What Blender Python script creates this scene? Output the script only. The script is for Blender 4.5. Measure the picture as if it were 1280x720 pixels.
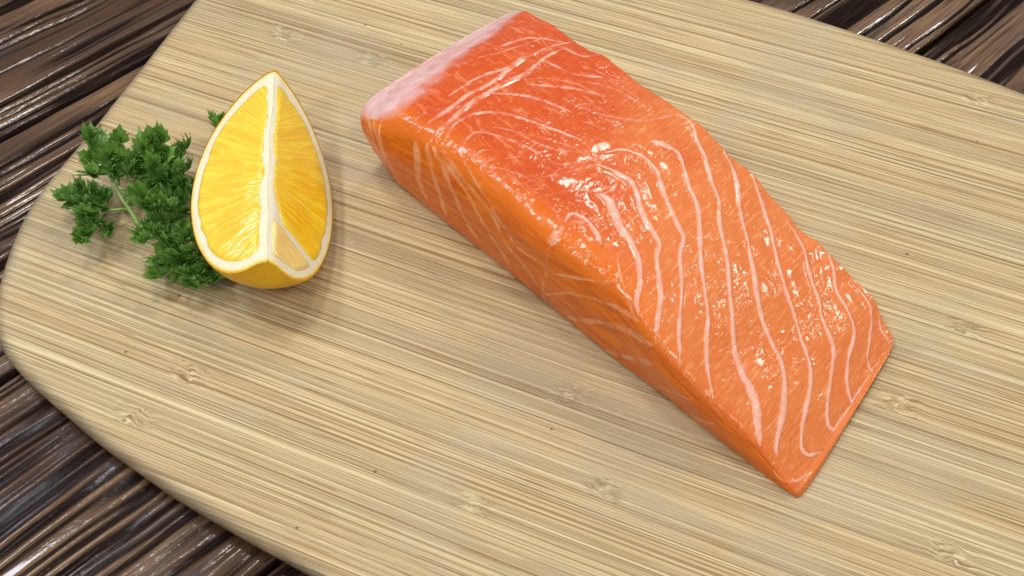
# Salmon fillet, lemon wedge and curly parsley on a bamboo cutting board, varnished rustic table.
# Lengths in the tables below are centimetres; everything is linked in metres.
import bpy, math, random
import numpy as np
from mathutils import Vector, Matrix

random.seed(7)
rng = np.random.default_rng(7)
for o in list(bpy.data.objects):
    bpy.data.objects.remove(o)
sc = bpy.context.scene
COL = sc.collection
CM = 0.01
ZB = 0.82            # height of the board's top face above the table (cm)

# ------------------------------------------------------------------ camera, world, lamps, exposure
PITCH, DIST = math.radians(55), 31.0
cam = bpy.data.cameras.new('camera')
cam.sensor_width = 36.0
cam.lens = 36.0 * 1372.0 / 1280.0
cam.clip_start = 0.005
cam.clip_end = 50
camo = bpy.data.objects.new('camera', cam)
COL.objects.link(camo)
camo.location = (0, -DIST * math.cos(PITCH) * CM, (DIST * math.sin(PITCH) + ZB) * CM)
camo.rotation_euler = (math.pi / 2 - PITCH, 0, 0)
sc.camera = camo

world = bpy.data.worlds.new('World')
sc.world = world
world.use_nodes = True
wb = world.node_tree.nodes['Background']
wb.inputs[0].default_value = (0.93, 0.96, 1.0, 1)
wb.inputs[1].default_value = 0.44

# round lamps: the kitchen's ceiling lights, then two added fills in front
def disk_lamp(x, y, power, d=0.17, col=(1.0, 0.96, 0.91), z=1.5):
    l = bpy.data.lights.new('ceiling_or_fill_lamp', 'AREA')
    l.shape = 'DISK'
    l.size = d
    l.energy = power
    l.color = col
    o = bpy.data.objects.new('ceiling_or_fill_lamp', l)
    COL.objects.link(o)
    o.location = (x, y, z)
    o.rotation_euler = (Vector((0, 0, 0)) - Vector((x, y, z))).to_track_quat('-Z', 'Y').to_euler()
disk_lamp(-0.22, 0.40, 6.0, 0.25)
disk_lamp(0.50, 1.20, 7.0, 0.26)
disk_lamp(1.75, 0.60, 8.0, 0.26)
disk_lamp(-0.92, 0.50, 9.5, 0.36, (0.78, 0.87, 1.0))
disk_lamp(-0.75, -0.75, 7.5, 0.30)  # added fill at front left, brightens the salmon's near side
disk_lamp(0.45, -0.80, 5.0, 0.30)  # second added fill, front right

sc.view_settings.view_transform = 'Standard'
sc.view_settings.look = 'None'
sc.view_settings.gamma = 1.0
sc.view_settings.use_curve_mapping = False
sc.view_settings.exposure = -0.06
sc.cycles.use_denoising = True
sc.cycles.denoising_prefilter = 'ACCURATE'
sc.cycles.max_bounces = 6
sc.cycles.diffuse_bounces = 3
sc.cycles.glossy_bounces = 3
sc.cycles.caustics_reflective = False
sc.cycles.caustics_refractive = False

# ------------------------------------------------------------------ helpers
def hash3(ix, iy, iz, seed):
    n = (ix * 374761393 + iy * 668265263 + iz * 2147483647 + seed * 974634777) & 0xffffffff
    n = ((n ^ (n >> 13)) * 1274126177) & 0xffffffff
    n = ((n ^ (n >> 16)) * 2246822519) & 0xffffffff
    return (n ^ (n >> 15)) / 4294967295.0

def vnoise(p, seed=0):
    """smooth value noise in -1..1 at points p (N,3)"""
    p = np.asarray(p, float)
    i = np.floor(p).astype(np.int64)
    f = p - i
    f = f * f * f * (f * (f * 6 - 15) + 10)
    r = 0
    for dx in (0, 1):
        wx = f[:, 0] if dx else 1 - f[:, 0]
        for dy in (0, 1):
            wy = f[:, 1] if dy else 1 - f[:, 1]
            for dz in (0, 1):
                wz = f[:, 2] if dz else 1 - f[:, 2]
                r = r + wx * wy * wz * hash3(i[:, 0] + dx, i[:, 1] + dy, i[:, 2] + dz, seed)
    return r * 2 - 1

def fbm(p, octs=3, seed=0):
    p = np.asarray(p, float)
    a, s, r = 1.0, 0.0, 0.0
    for k in range(octs):
        r = r + a * vnoise(p * 2 ** k + 17.3 * k, seed + k)
        s += a
        a *= 0.5
    return r / s

def smooth(a, b, x):
    t = np.clip((x - a) / (b - a), 0, 1)
    return t * t * (3 - 2 * t)

def catmull(pts, n):
    """points (K,d) -> n samples of a smooth curve through them, even in knot length"""
    pts = np.asarray(pts, float)
    d = np.maximum(np.linalg.norm(np.diff(pts, axis=0), axis=1), 1e-6) ** 0.75
    t = np.concatenate([[0], np.cumsum(d)])
    m = np.zeros_like(pts)
    m[1:-1] = ((pts[1:-1] - pts[:-2]) / d[:-1, None] * d[1:, None] + (pts[2:] - pts[1:-1]) / d[1:, None] * d[:-1, None]) / (d[:-1] + d[1:])[:, None]
    m[0] = (pts[1] - pts[0]) / d[0]
    m[-1] = (pts[-1] - pts[-2]) / d[-1]
    x = np.linspace(0, t[-1], n)
    k = np.clip(np.searchsorted(t, x, side='right') - 1, 0, len(d) - 1)
    h = d[k][:, None]
    s = ((x - t[k]) / d[k])[:, None]
    return ((2 * s**3 - 3 * s**2 + 1) * pts[k] + (s**3 - 2 * s**2 + s) * h * m[k]
            + (-2 * s**3 + 3 * s**2) * pts[k + 1] + (s**3 - s**2) * h * m[k + 1])

def mesh(name, V, Fc, mat=None, parent=None, origin=(0, 0, 0), attrs=None, uv=None, flat=False):
    """one mesh object; V in cm (board top = z 0), origin = the thing's base in cm"""
    V = (np.asarray(V, float) - np.asarray(origin, float)) * CM
    me = bpy.data.meshes.new(name)
    me.from_pydata(V.tolist(), [], Fc if isinstance(Fc, list) else Fc.tolist())
    if attrs:
        for k, a in attrs.items():
            at = me.attributes.new(k, 'FLOAT', 'POINT')
            at.data.foreach_set('value', np.ascontiguousarray(a, dtype=np.float32))
    if uv is not None:
        ul = me.uv_layers.new(name='UVMap')
        li = np.zeros(len(me.loops), dtype=np.int32)
        me.loops.foreach_get('vertex_index', li)
        ul.data.foreach_set('uv', np.ascontiguousarray(np.asarray(uv, np.float32)[li]).ravel())
    if not flat:
        me.polygons.foreach_set('use_smooth', [True] * len(me.polygons))
    me.update()
    o = bpy.data.objects.new(name, me)
    COL.objects.link(o)
    if mat:
        me.materials.append(mat)
    if parent:
        o.parent = parent
    return o

def thing(name, label, cat, loc, rz=0.0, kind=None):
    o = bpy.data.objects.new(name, None)
    COL.objects.link(o)
    o.empty_display_size = 0.02
    o.location = Vector(loc) * CM + Vector((0, 0, ZB * CM))
    o.rotation_euler = (0, 0, rz)
    o['label'] = label
    if cat:
        o['category'] = cat
    if kind:
        o['kind'] = kind
    return o

def grid_faces(nu, nv, off=0, flip=False):
    a = np.arange(nu * nv).reshape(nu, nv) + off
    f = np.stack([a[:-1, :-1], a[1:, :-1], a[1:, 1:], a[:-1, 1:]], -1).reshape(-1, 4)
    return f[:, ::-1] if flip else f

def polyline_dist(V, lines, widths):
    """min over lines of (distance / width), 3D, widths per point"""
    best = np.full(len(V), 1e9)
    for L, W in zip(lines, widths):
        L = np.asarray(L)
        lo, hi = L.min(0) - 0.6, L.max(0) + 0.6
        idx = np.where(np.all((V > lo) & (V < hi), axis=1))[0]
        if len(idx) == 0:
            continue
        Q = V[idx]
        b = np.full(len(idx), 1e9)
        for k in range(len(L) - 1):
            A, B = L[k], L[k + 1]
            ab = B - A
            t = np.clip(((Q - A) @ ab) / max(ab @ ab, 1e-9), 0, 1)
            dd = np.linalg.norm(Q - A - t[:, None] * ab, axis=1) / (W[k] * (1 - t) + W[k + 1] * t)
            b = np.minimum(b, dd)
        best[idx] = np.minimum(best[idx], b)
    return best

# ---- node helpers
class NT:
    def __init__(s, name):
        s.m = bpy.data.materials.new(name)
        s.m.use_nodes = True
        s.t = s.m.node_tree
        s.b = s.t.nodes['Principled BSDF']
        s.out = s.t.nodes['Material Output']
    def n(s, typ, **kw):
        nd = s.t.nodes.new(typ)
        for k, v in kw.items():
            setattr(nd, k, v)
        return nd
    def put(s, sock, v):
        if v is None:
            return
        if isinstance(v, bpy.types.NodeSocket):
            s.t.links.new(v, sock)
        elif isinstance(v, (tuple, list)) and len(v) == 3 and sock.type == 'RGBA':
            sock.default_value = (*v, 1)
        else:
            sock.default_value = v
    def math(s, op, a, b=None, c=None, clamp=False):
        nd = s.n('ShaderNodeMath', operation=op, use_clamp=clamp)
        s.put(nd.inputs[0], a); s.put(nd.inputs[1], b)
        if c is not None:
            s.put(nd.inputs[2], c)
        return nd.outputs[0]
    def ramp(s, x, a, b, lo=0.0, hi=1.0):
        nd = s.n('ShaderNodeMapRange', interpolation_type='SMOOTHSTEP')
        for i, v in enumerate((x, a, b, lo, hi)):
            s.put(nd.inputs[i], v)
        return nd.outputs[0]
    def mix(s, f, a, b, mode='MIX'):
        nd = s.n('ShaderNodeMix', data_type='RGBA', blend_type=mode)
        s.put(nd.inputs[0], f); s.put(nd.inputs[6], a); s.put(nd.inputs[7], b)
        return nd.outputs[2]
    def attr(s, name, typ='GEOMETRY'):
        return s.n('ShaderNodeAttribute', attribute_name=name, attribute_type=typ).outputs['Fac']
    def xyz(s, vec):
        nd = s.n('ShaderNodeSeparateXYZ'); s.put(nd.inputs[0], vec)
        return nd.outputs
    def vec(s, x, y, z):
        nd = s.n('ShaderNodeCombineXYZ')
        s.put(nd.inputs[0], x); s.put(nd.inputs[1], y); s.put(nd.inputs[2], z)
        return nd.outputs[0]
    def scale(s, v, k):
        nd = s.n('ShaderNodeMapping'); s.put(nd.inputs[0], v)
        nd.inputs[3].default_value = k
        return nd.outputs[0]
    def noise(s, v, scale, detail=3.0, rough=0.5, dist=0.0, col=False):
        nd = s.n('ShaderNodeTexNoise')
        s.put(nd.inputs['Vector'], v)
        nd.inputs['Scale'].default_value = scale
        nd.inputs['Detail'].default_value = detail
        nd.inputs['Roughness'].default_value = rough
        nd.inputs['Distortion'].default_value = dist
        return nd.outputs['Color' if col else 'Fac']
    def voro(s, v, scale, feature='F1', out='Distance', rnd=1.0):
        nd = s.n('ShaderNodeTexVoronoi', feature=feature)
        s.put(nd.inputs['Vector'], v)
        nd.inputs['Scale'].default_value = scale
        nd.inputs['Randomness'].default_value = rnd
        return nd.outputs[out]
    def bump(s, h, strength, dist, prev=None):
        nd = s.n('ShaderNodeBump')
        s.put(nd.inputs['Height'], h); s.put(nd.inputs['Strength'], strength)
        nd.inputs['Distance'].default_value = dist
        if prev is not None:
            s.put(nd.inputs['Normal'], prev)
        return nd.outputs[0]
    def set(s, **kw):
        for k, v in kw.items():
            s.put(s.b.inputs[k.replace('_', ' ')], v)

# ------------------------------------------------------------------ measured shapes (cm)
BOARD_OUTLINE = [(-14.85, 7.07), (-14.72, 4.0), (-14.6, 0.88), (-14.42, -3.0), (-13.1, -6.17), (-12.7, -6.66), (-12.23, -7.04), (-11.38, -7.46), (-10.54, -7.76), (-9.47, -8.08), (-8.09, -8.48), (-6.84, -8.75), (-5.52, -9.02), (-4.38, -9.18), (-3.29, -9.32), (-2.25, -9.43), (-1.48, -9.51), (2, -9.95), (8, -9.75), (15, -8.6), (19.5, -6.5), (21.6, -3), (22.3, 2), (22, 6), (20.5, 10), (17, 12.3), (12.37, 13.44), (7.55, 14.15), (3.05, 14.49), (-5, 14.1), (-10, 13), (-13, 11.4), (-14.4, 9.5)]
NODES = [(-7.88, 7.0), (1.53, -6.26), (4.48, -5.06), (2.78, -2.42), (10.78, 0.26), (12.04, 3.41), (-6.97, -5.68), (-7.57, -7.38), (11.07, 12.79), (-11.02, 6.68), (12.77, -3.02)]
STATIONS = [((-3.926, 4.643, 0.0), (-4.473, 4.67, 2.3), (0.0, 9.087, 2.1)), ((-3.464, 3.904, 0.0), (-3.615, 3.621, 3.0), (0.687, 8.365, 2.6)), ((-2.623, 2.999, 0.0), (-2.152, 2.508, 3.2), (1.959, 7.028, 2.75)), ((-0.926, 1.357, 0.0), (-0.525, 0.921, 3.3), (3.533, 5.48, 2.75)), ((1.116, -0.681, 0.0), (1.016, -0.787, 3.25), (5.043, 4.003, 2.6)), ((2.706, -2.272, 0.0), (2.687, -2.149, 3.0), (6.46, 2.523, 2.3)), ((4.212, -3.676, 0.0), (3.657, -3.516, 2.45), (7.693, 1.101, 1.8)), ((5.451, -4.846, 0.0), (4.971, -4.649, 1.55), (8.827, -0.059, 1.3)), ((6.358, -5.766, 0.0), (6.045, -5.44, 0.95), (9.777, -0.86, 0.85)), ((7.075, -6.374, 0.0), (7.002, -6.315, 0.2), (10.338, -1.81, 0.2))]
FAT = [
    (0.1284, 0.075, 0.84, [(0.4639, 0.2861), (0.4639, 0.3097), (0.4639, 0.3422)]),
    (0.0432, 0.075, 0.95, [(0.4592, 0.3628), (0.4569, 0.3953), (0.4709, 0.41), (0.4942, 0.4041), (0.5245, 0.3717)]),
    (0.05, 0.0739, 0.63, [(0.5455, 0.2625), (0.5641, 0.2832), (0.5781, 0.3038)]),
    (0.0364, 0.0364, 0.53, [(0.5524, 0.3658), (0.5781, 0.3215), (0.5944, 0.3038), (0.634, 0.2743)]),
    (0.1352, 0.0739, 0.98, [(0.4639, 0.5133), (0.4779, 0.5192), (0.5012, 0.4897), (0.5221, 0.4631), (0.5501, 0.4395), (0.5711, 0.4159), (0.5921, 0.3864), (0.6084, 0.354), (0.62, 0.3097), (0.6364, 0.2891)]),
    (0.05, 0.05, 0.73, [(0.4662, 0.5192), (0.4709, 0.5487), (0.4685, 0.59)]),
    (0.0739, 0.0739, 0.98, [(0.4219, 0.59), (0.4545, 0.6165), (0.4802, 0.6224), (0.5035, 0.5988), (0.5268, 0.5575), (0.5548, 0.5251), (0.5874, 0.5015), (0.5967, 0.4631), (0.62, 0.4218), (0.648, 0.3805), (0.669, 0.3274), (0.6853, 0.2861)]),
    (0.1227, 0.05, 0.95, [(0.4522, 0.6136), (0.4802, 0.6224), (0.5035, 0.5988)]),
    (0.0625, 0.0625, 0.95, [(0.4172, 0.646), (0.4336, 0.7021), (0.4592, 0.7257), (0.4942, 0.7227), (0.5175, 0.6844), (0.5524, 0.6372), (0.5874, 0.5988), (0.6061, 0.5841), (0.62, 0.5339), (0.6457, 0.4926), (0.6643, 0.4572), (0.69, 0.3953), (0.7156, 0.3451), (0.7343, 0.3038)]),
    (0.1227, 0.0625, 0.95, [(0.4545, 0.7286), (0.4779, 0.7286), (0.4965, 0.7198)]),
    (0.0739, 0.0625, 0.98, [(0.4522, 0.8053), (0.4639, 0.8201), (0.4942, 0.8348), (0.5245, 0.7965), (0.5548, 0.7463), (0.5851, 0.7139), (0.6084, 0.6696), (0.6317, 0.6224), (0.655, 0.5782), (0.69, 0.5251), (0.7156, 0.4867), (0.7366, 0.4366), (0.7599, 0.3835), (0.7832, 0.3422), (0.8042, 0.3097)]),
    (0.1102, 0.1102, 0.95, [(0.4545, 0.8053), (0.4662, 0.8201), (0.4825, 0.8319)]),
    (0.0625, 0.0989, 0.98, [(0.4406, 0.9794), (0.4662, 0.9794), (0.4988, 0.941), (0.5361, 0.8938), (0.5711, 0.8348), (0.6037, 0.7935), (0.6294, 0.7375), (0.6597, 0.6962), (0.683, 0.6637), (0.7133, 0.6077), (0.7366, 0.5664), (0.7669, 0.5044), (0.7879, 0.469), (0.8205, 0.4307), (0.8555, 0.4041), (0.8858, 0.3451), (0.9091, 0.3038)]),
    (0.1102, 0.1352, 0.95, [(0.8205, 0.4307), (0.8555, 0.4041), (0.8858, 0.3451), (0.9068, 0.3038)]),
    (0.05, 0.0864, 0.98, [(0.5408, 1.0), (0.5664, 0.9676), (0.6014, 0.9145), (0.6317, 0.8496), (0.6643, 0.8053), (0.704, 0.7522), (0.7319, 0.7021), (0.7599, 0.6578), (0.7832, 0.6283), (0.8205, 0.5929), (0.8625, 0.5487), (0.8904, 0.4838), (0.9138, 0.41), (0.9324, 0.3392), (0.951, 0.2448)]),
    (0.05, 0.0739, 0.98, [(0.6084, 0.9941), (0.641, 0.9558), (0.6807, 0.9056), (0.7063, 0.8732), (0.7273, 0.8437), (0.7552, 0.7994), (0.7902, 0.7581), (0.8135, 0.7345), (0.8368, 0.705), (0.8578, 0.6755), (0.8811, 0.649), (0.9068, 0.6106), (0.9231, 0.5605), (0.9394, 0.4926), (0.9557, 0.4395), (0.972, 0.41), (0.986, 0.4218), (1.0, 0.4661)]),
    (0.0625, 0.0625, 0.97, [(0.704, 0.9735), (0.7296, 0.9676), (0.7576, 0.941), (0.7879, 0.8968), (0.8112, 0.8673), (0.8368, 0.8378), (0.8625, 0.7906), (0.8904, 0.7611), (0.9138, 0.7375), (0.9347, 0.6814), (0.951, 0.6254), (0.9674, 0.5782), (0.9883, 0.5516), (1.0, 0.5634), (1.0, 0.6077), (1.0, 0.6667)]),
    (0.0625, 0.05, 0.95, [(0.7995, 0.9941), (0.8252, 0.9617), (0.8531, 0.9086), (0.8881, 0.882), (0.9231, 0.8496), (0.9324, 0.826), (0.951, 0.7552), (0.979, 0.7021), (1.0, 0.6903), (1.0, 0.7463), (1.0, 0.8142)]),
    (0.05, 0.0364, 0.89, [(0.8695, 0.9764), (0.8998, 0.9735), (0.9254, 0.9617), (0.9557, 0.8997), (0.979, 0.8466), (1.0, 0.8378), (1.0, 0.8791)]),
    (0.0364, 0.0364, 0.79, [(0.9417, 1.0), (0.9744, 0.9676), (0.9977, 0.9764)]),
    (0.0364, 0.0364, 0.63, [(0.9487, 0.233), (0.9674, 0.2271), (0.9953, 0.3274), (1.0, 0.3687)]),
    (0.0705, 0.0489, 0.68, [(0.1632, 0.3038), (0.1725, 0.4307), (0.1702, 0.528), (0.1772, 0.6136), (0.1702, 0.7758), (0.1795, 0.9115), (0.1911, 1.0)]),
    (0.0943, 0.0614, 0.72, [(0.1935, 0.3009), (0.1935, 0.41), (0.1888, 0.5133), (0.1935, 0.6283), (0.2005, 0.7404), (0.1935, 0.8319), (0.1958, 0.9204)]),
    (0.0477, 0.0511, 0.59, [(0.1492, 0.4779), (0.1515, 0.6165), (0.1678, 0.7021), (0.1632, 0.8171)]),
    (0.0477, 0.0511, 0.59, [(0.1189, 0.7758), (0.1352, 0.8732), (0.1818, 0.9617)]),
    (0.0659, 0.0511, 0.64, [(0.2145, 0.3215), (0.2051, 0.3776), (0.2121, 0.4661), (0.2424, 0.528), (0.2844, 0.5634), (0.324, 0.5959), (0.3706, 0.6254)]),
    (0.0659, 0.0511, 0.53, [(0.1958, 0.5782), (0.2448, 0.646), (0.2867, 0.6785), (0.3193, 0.6991)]),
    (0.0659, 0.0511, 0.47, [(0.2238, 0.6903), (0.2727, 0.7788), (0.3333, 0.8437)]),
    (0.0659, 0.0511, 0.53, [(0.1958, 0.826), (0.2587, 0.8525), (0.3007, 0.9204)]),
    (0.0477, 0.0511, 0.47, [(0.2471, 0.3186), (0.2424, 0.4041), (0.296, 0.4602), (0.352, 0.4897)]),
    (0.0659, 0.0511, 0.53, [(0.1865, 0.9263), (0.2378, 0.9528), (0.2517, 1.0)]),
    (0.0477, 0.0511, 0.43, [(0.2821, 0.4897), (0.352, 0.531), (0.3823, 0.5782), (0.4172, 0.646)]),
    (0.0477, 0.0511, 0.38, [(0.2797, 0.7257), (0.3427, 0.7493), (0.4079, 0.8496), (0.4406, 0.9794)]),
    (0.0477, 0.0511, 0.38, [(0.2704, 0.8289), (0.331, 0.9027), (0.4079, 0.9145)]),
    (0.0477, 0.0341, 0.43, [(0.3636, 0.3569), (0.3893, 0.4513), (0.4079, 0.5251), (0.4219, 0.59)]),
    (0.0477, 0.0341, 0.38, [(0.289, 0.3274), (0.3403, 0.3717), (0.373, 0.3923)]),
    (0.0341, 0.0341, 0.45, [(0.1072, 0.6608), (0.1375, 0.7906), (0.1562, 0.9528)]),
    (0.0341, 0.0341, 0.42, [(0.1725, 0.3717), (0.1841, 0.4926), (0.1935, 0.5634)]),
    (0.0341, 0.0341, 0.45, [(0.2401, 0.3422), (0.2494, 0.4484), (0.2937, 0.5044), (0.352, 0.5664), (0.3963, 0.6047)]),
    (0.0341, 0.0341, 0.4, [(0.31, 0.3776), (0.338, 0.4484), (0.3823, 0.5015), (0.4056, 0.5664)]),
    (0.0341, 0.0341, 0.4, [(0.2611, 0.9145), (0.3263, 0.9351), (0.3753, 0.9292)]),
    (0.0341, 0.0341, 0.4, [(0.1958, 0.6726), (0.2401, 0.7729), (0.2914, 0.823), (0.3613, 0.8289)]),
    (0.0341, 0.0341, 0.4, [(0.3916, 0.3333), (0.4126, 0.4012), (0.4336, 0.4661), (0.4592, 0.5162)]),
    (0.0591, 0.0591, 0.85, [(0.0163, 0.292), (0.049, 0.2478), (0.0559, 0.1622), (0.0629, 0.0885)]),
    (0.0591, 0.0591, 0.85, [(0.0513, 0.295), (0.0746, 0.2271), (0.0699, 0.1062)]),
    (0.0591, 0.0591, 0.85, [(0.0816, 0.292), (0.0839, 0.233), (0.0839, 0.1268), (0.0886, 0.0324)]),
    (0.117, 0.1375, 0.85, [(0.1655, 0.2743), (0.1748, 0.2242), (0.1678, 0.1239), (0.1748, 0.056)]),
    (0.0977, 0.117, 0.85, [(0.1888, 0.2891), (0.2051, 0.236), (0.2191, 0.1563), (0.2261, 0.059)]),
    (0.0977, 0.117, 0.83, [(0.2028, 0.292), (0.2331, 0.2507), (0.2587, 0.1888), (0.2844, 0.1032), (0.3077, 0.0383)]),
    (0.0784, 0.0784, 0.74, [(0.2075, 0.2861), (0.2587, 0.2537), (0.3007, 0.2153), (0.331, 0.1622), (0.359, 0.1091), (0.3776, 0.0383)]),
    (0.0784, 0.0784, 0.79, [(0.2261, 0.2891), (0.2914, 0.2537), (0.3497, 0.2212), (0.38, 0.1681), (0.4242, 0.1239), (0.4499, 0.0649)]),
    (0.0591, 0.0591, 0.74, [(0.31, 0.2861), (0.3706, 0.2183), (0.4079, 0.1888), (0.4592, 0.2065), (0.4825, 0.2065), (0.5152, 0.236), (0.5455, 0.2655)]),
    (0.0591, 0.0591, 0.55, [(0.2634, 0.3068), (0.3263, 0.2625), (0.3776, 0.2212), (0.4196, 0.1976)]),
    (0.0591, 0.0784, 0.64, [(0.4639, 0.2773), (0.4662, 0.1888), (0.4499, 0.056), (0.4452, 0.0)]),
    (0.0591, 0.0784, 0.79, [(0.4522, 0.059), (0.5175, 0.177), (0.5618, 0.2153), (0.6131, 0.2596), (0.641, 0.2773)]),
    (0.117, 0.0977, 0.79, [(0.5012, 0.0236), (0.5594, 0.115), (0.6224, 0.2035), (0.6807, 0.2714)]),
    (0.0977, 0.0784, 0.74, [(0.5758, 0.0), (0.6364, 0.0826), (0.697, 0.2242)]),
    (0.0977, 0.0591, 0.7, [(0.69, 0.0236), (0.7389, 0.1445), (0.7739, 0.2242)]),
    (0.0784, 0.0591, 0.64, [(0.7716, 0.0295), (0.8228, 0.1858)])]
MEMBRANE = [(0.014, 0.2802), (0.0699, 0.292), (0.0793, 0.3127), (0.0886, 0.3599), (0.0956, 0.4248), (0.0862, 0.5339), (0.0723, 0.6313), (0.0653, 0.7375), (0.0466, 0.8879), (0.0326, 0.9764)]
LEMON_AXIS = [(-6.347, -0.864), (-7.014, 6.205)]
PARSLEY = [(-10.961, 2.262, 0.2)]
PARSLEY_STEMS = [([(-10.901, 2.122, 0.15), (-11.118, 2.441, 0.35), (-11.418, 2.779, 0.6), (-11.685, 3.221, 0.8)], 0.085, 0.05), ([(-11.237, 2.521, 0.4), (-11.448, 2.399, 0.55), (-11.784, 2.298, 0.6)], 0.05, 0.035), ([(-11.285, 2.6, 0.45), (-11.134, 2.787, 0.7), (-11.093, 3.313, 0.8)], 0.05, 0.035), ([(-10.901, 2.122, 0.15), (-10.256, 1.994, 0.2), (-9.475, 1.73, 0.35), (-8.832, 1.4, 0.4)], 0.06, 0.05), ([(-10.256, 1.994, 0.2), (-9.909, 2.439, 0.5), (-9.682, 3.022, 0.6)], 0.045, 0.03), ([(-9.229, 1.642, 0.35), (-9.146, 1.018, 0.45), (-9.292, 0.614, 0.5)], 0.045, 0.03)]
PARSLEY_LEAVES = [(-11.685, 3.221, 0.8, -12.582, 4.524, 1.1, 1.74), (-11.519, 3.098, 0.8, -11.484, 4.157, 1.5, 1.45), (-11.692, 2.298, 0.6, -12.743, 2.576, 0.7, 1.45), (-11.783, 2.22, 0.55, -12.092, 1.593, 0.6, 1.334), (-11.658, 2.358, 0.6, -12.519, 2.838, 1.0, 1.16), (-11.087, 3.282, 0.8, -10.693, 4.024, 1.3, 1.392), (-11.014, 3.245, 0.7, -10.16, 4.851, 1.2, 1.682), (-10.662, 3.485, 0.6, -9.589, 4.579, 0.9, 1.508), (-10.41, 3.26, 0.5, -9.493, 3.449, 1.0, 1.276), (-9.34, 1.973, 0.6, -10.463, 2.388, 1.0, 1.682), (-9.073, 1.613, 0.5, -10.158, 1.093, 0.8, 1.682), (-9.433, 1.362, 0.45, -10.297, 1.209, 1.2, 1.16), (-9.206, 1.037, 0.5, -9.83, -0.133, 0.5, 1.45), (-8.959, 0.848, 0.45, -8.86, -0.35, 0.5, 1.392), (-8.873, 1.018, 0.45, -8.387, 0.094, 0.45, 1.276), (-9.7, 2.719, 0.6, -10.099, 3.056, 1.1, 1.392), (-9.506, 2.953, 0.5, -8.999, 3.007, 0.8, 1.044), (-9.296, 2.26, 0.5, -9.819, 2.114, 0.9, 1.276), (-8.764, 1.4, 0.4, -9.28, 0.586, 0.8, 1.334), (-8.576, 0.724, 0.35, -8.683, -0.078, 0.5, 1.16), (-8.646, 5.545, 0.35, -9.411, 6.05, 0.6, 0.87)]

# ------------------------------------------------------------------ materials
def mat_table():
    M = NT('varnished rustic wood')
    co = M.n('ShaderNodeTexCoord').outputs['Object']          # metres, x along the planks
    x = M.scale(co, (4, 100, 30))
    h = M.attr('relief')
    big = M.noise(M.scale(co, (8, 30, 1)), 1.0, 3)
    fib = M.noise(M.scale(co, (14, 420, 1)), 1.0, 4, 0.6)
    fine = M.noise(M.scale(co, (60, 1600, 1)), 1.0, 2, 0.6)
    tan = M.mix(fib, (0.085, 0.034, 0.009), (0.30, 0.165, 0.070))
    brn = M.mix(big, (0.032, 0.013, 0.006), (0.14, 0.056, 0.014))
    c = M.mix(M.ramp(big, 0.42, 0.62), brn, tan)
    c = M.mix(M.ramp(h, 0.30, 0.70, 1, 0), c, (0.009, 0.005, 0.004))
    c = M.mix(M.ramp(fine, 0.42, 0.68, 0, 0.75), c, (0.03, 0.016, 0.010))
    grey = M.ramp(M.noise(M.scale(co, (10, 70, 1)), 1.0, 4, 0.6), 0.52, 0.70, 0, 0.3)
    c = M.mix(grey, c, (0.055, 0.045, 0.050))
    # blistered varnish
    bl = M.noise(M.scale(co, (90, 220, 1)), 1.0, 3, 0.6)
    bl2 = M.noise(M.scale(co, (500, 900, 1)), 1.0, 2, 0.6)
    blm = M.ramp(M.noise(M.scale(co, (25, 60, 1)), 1.0, 2), 0.42, 0.62, 0.06, 0.28)
    b1 = M.bump(M.math('ADD', M.math('MULTIPLY', bl, 0.8), M.math('MULTIPLY', fib, 0.5)), blm, 0.0010)
    b2 = M.bump(bl2, M.math('MULTIPLY', blm, 0.6), 0.0004, b1)
    M.set(Base_Color=c, Roughness=M.ramp(bl, 0.3, 0.7, 0.4, 0.6), Normal=b2,
          Coat_Weight=M.math('MULTIPLY', M.ramp(big, 0.30, 0.6, 0.35, 0.9), M.ramp(h, 0.25, 0.75, 0.06, 1.0)), Coat_Roughness=0.14, Specular_IOR_Level=M.ramp(h, 0.2, 0.7, 0.01, 0.15))
    M.put(M.b.inputs['Coat Normal'], b2)
    return M.m

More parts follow.
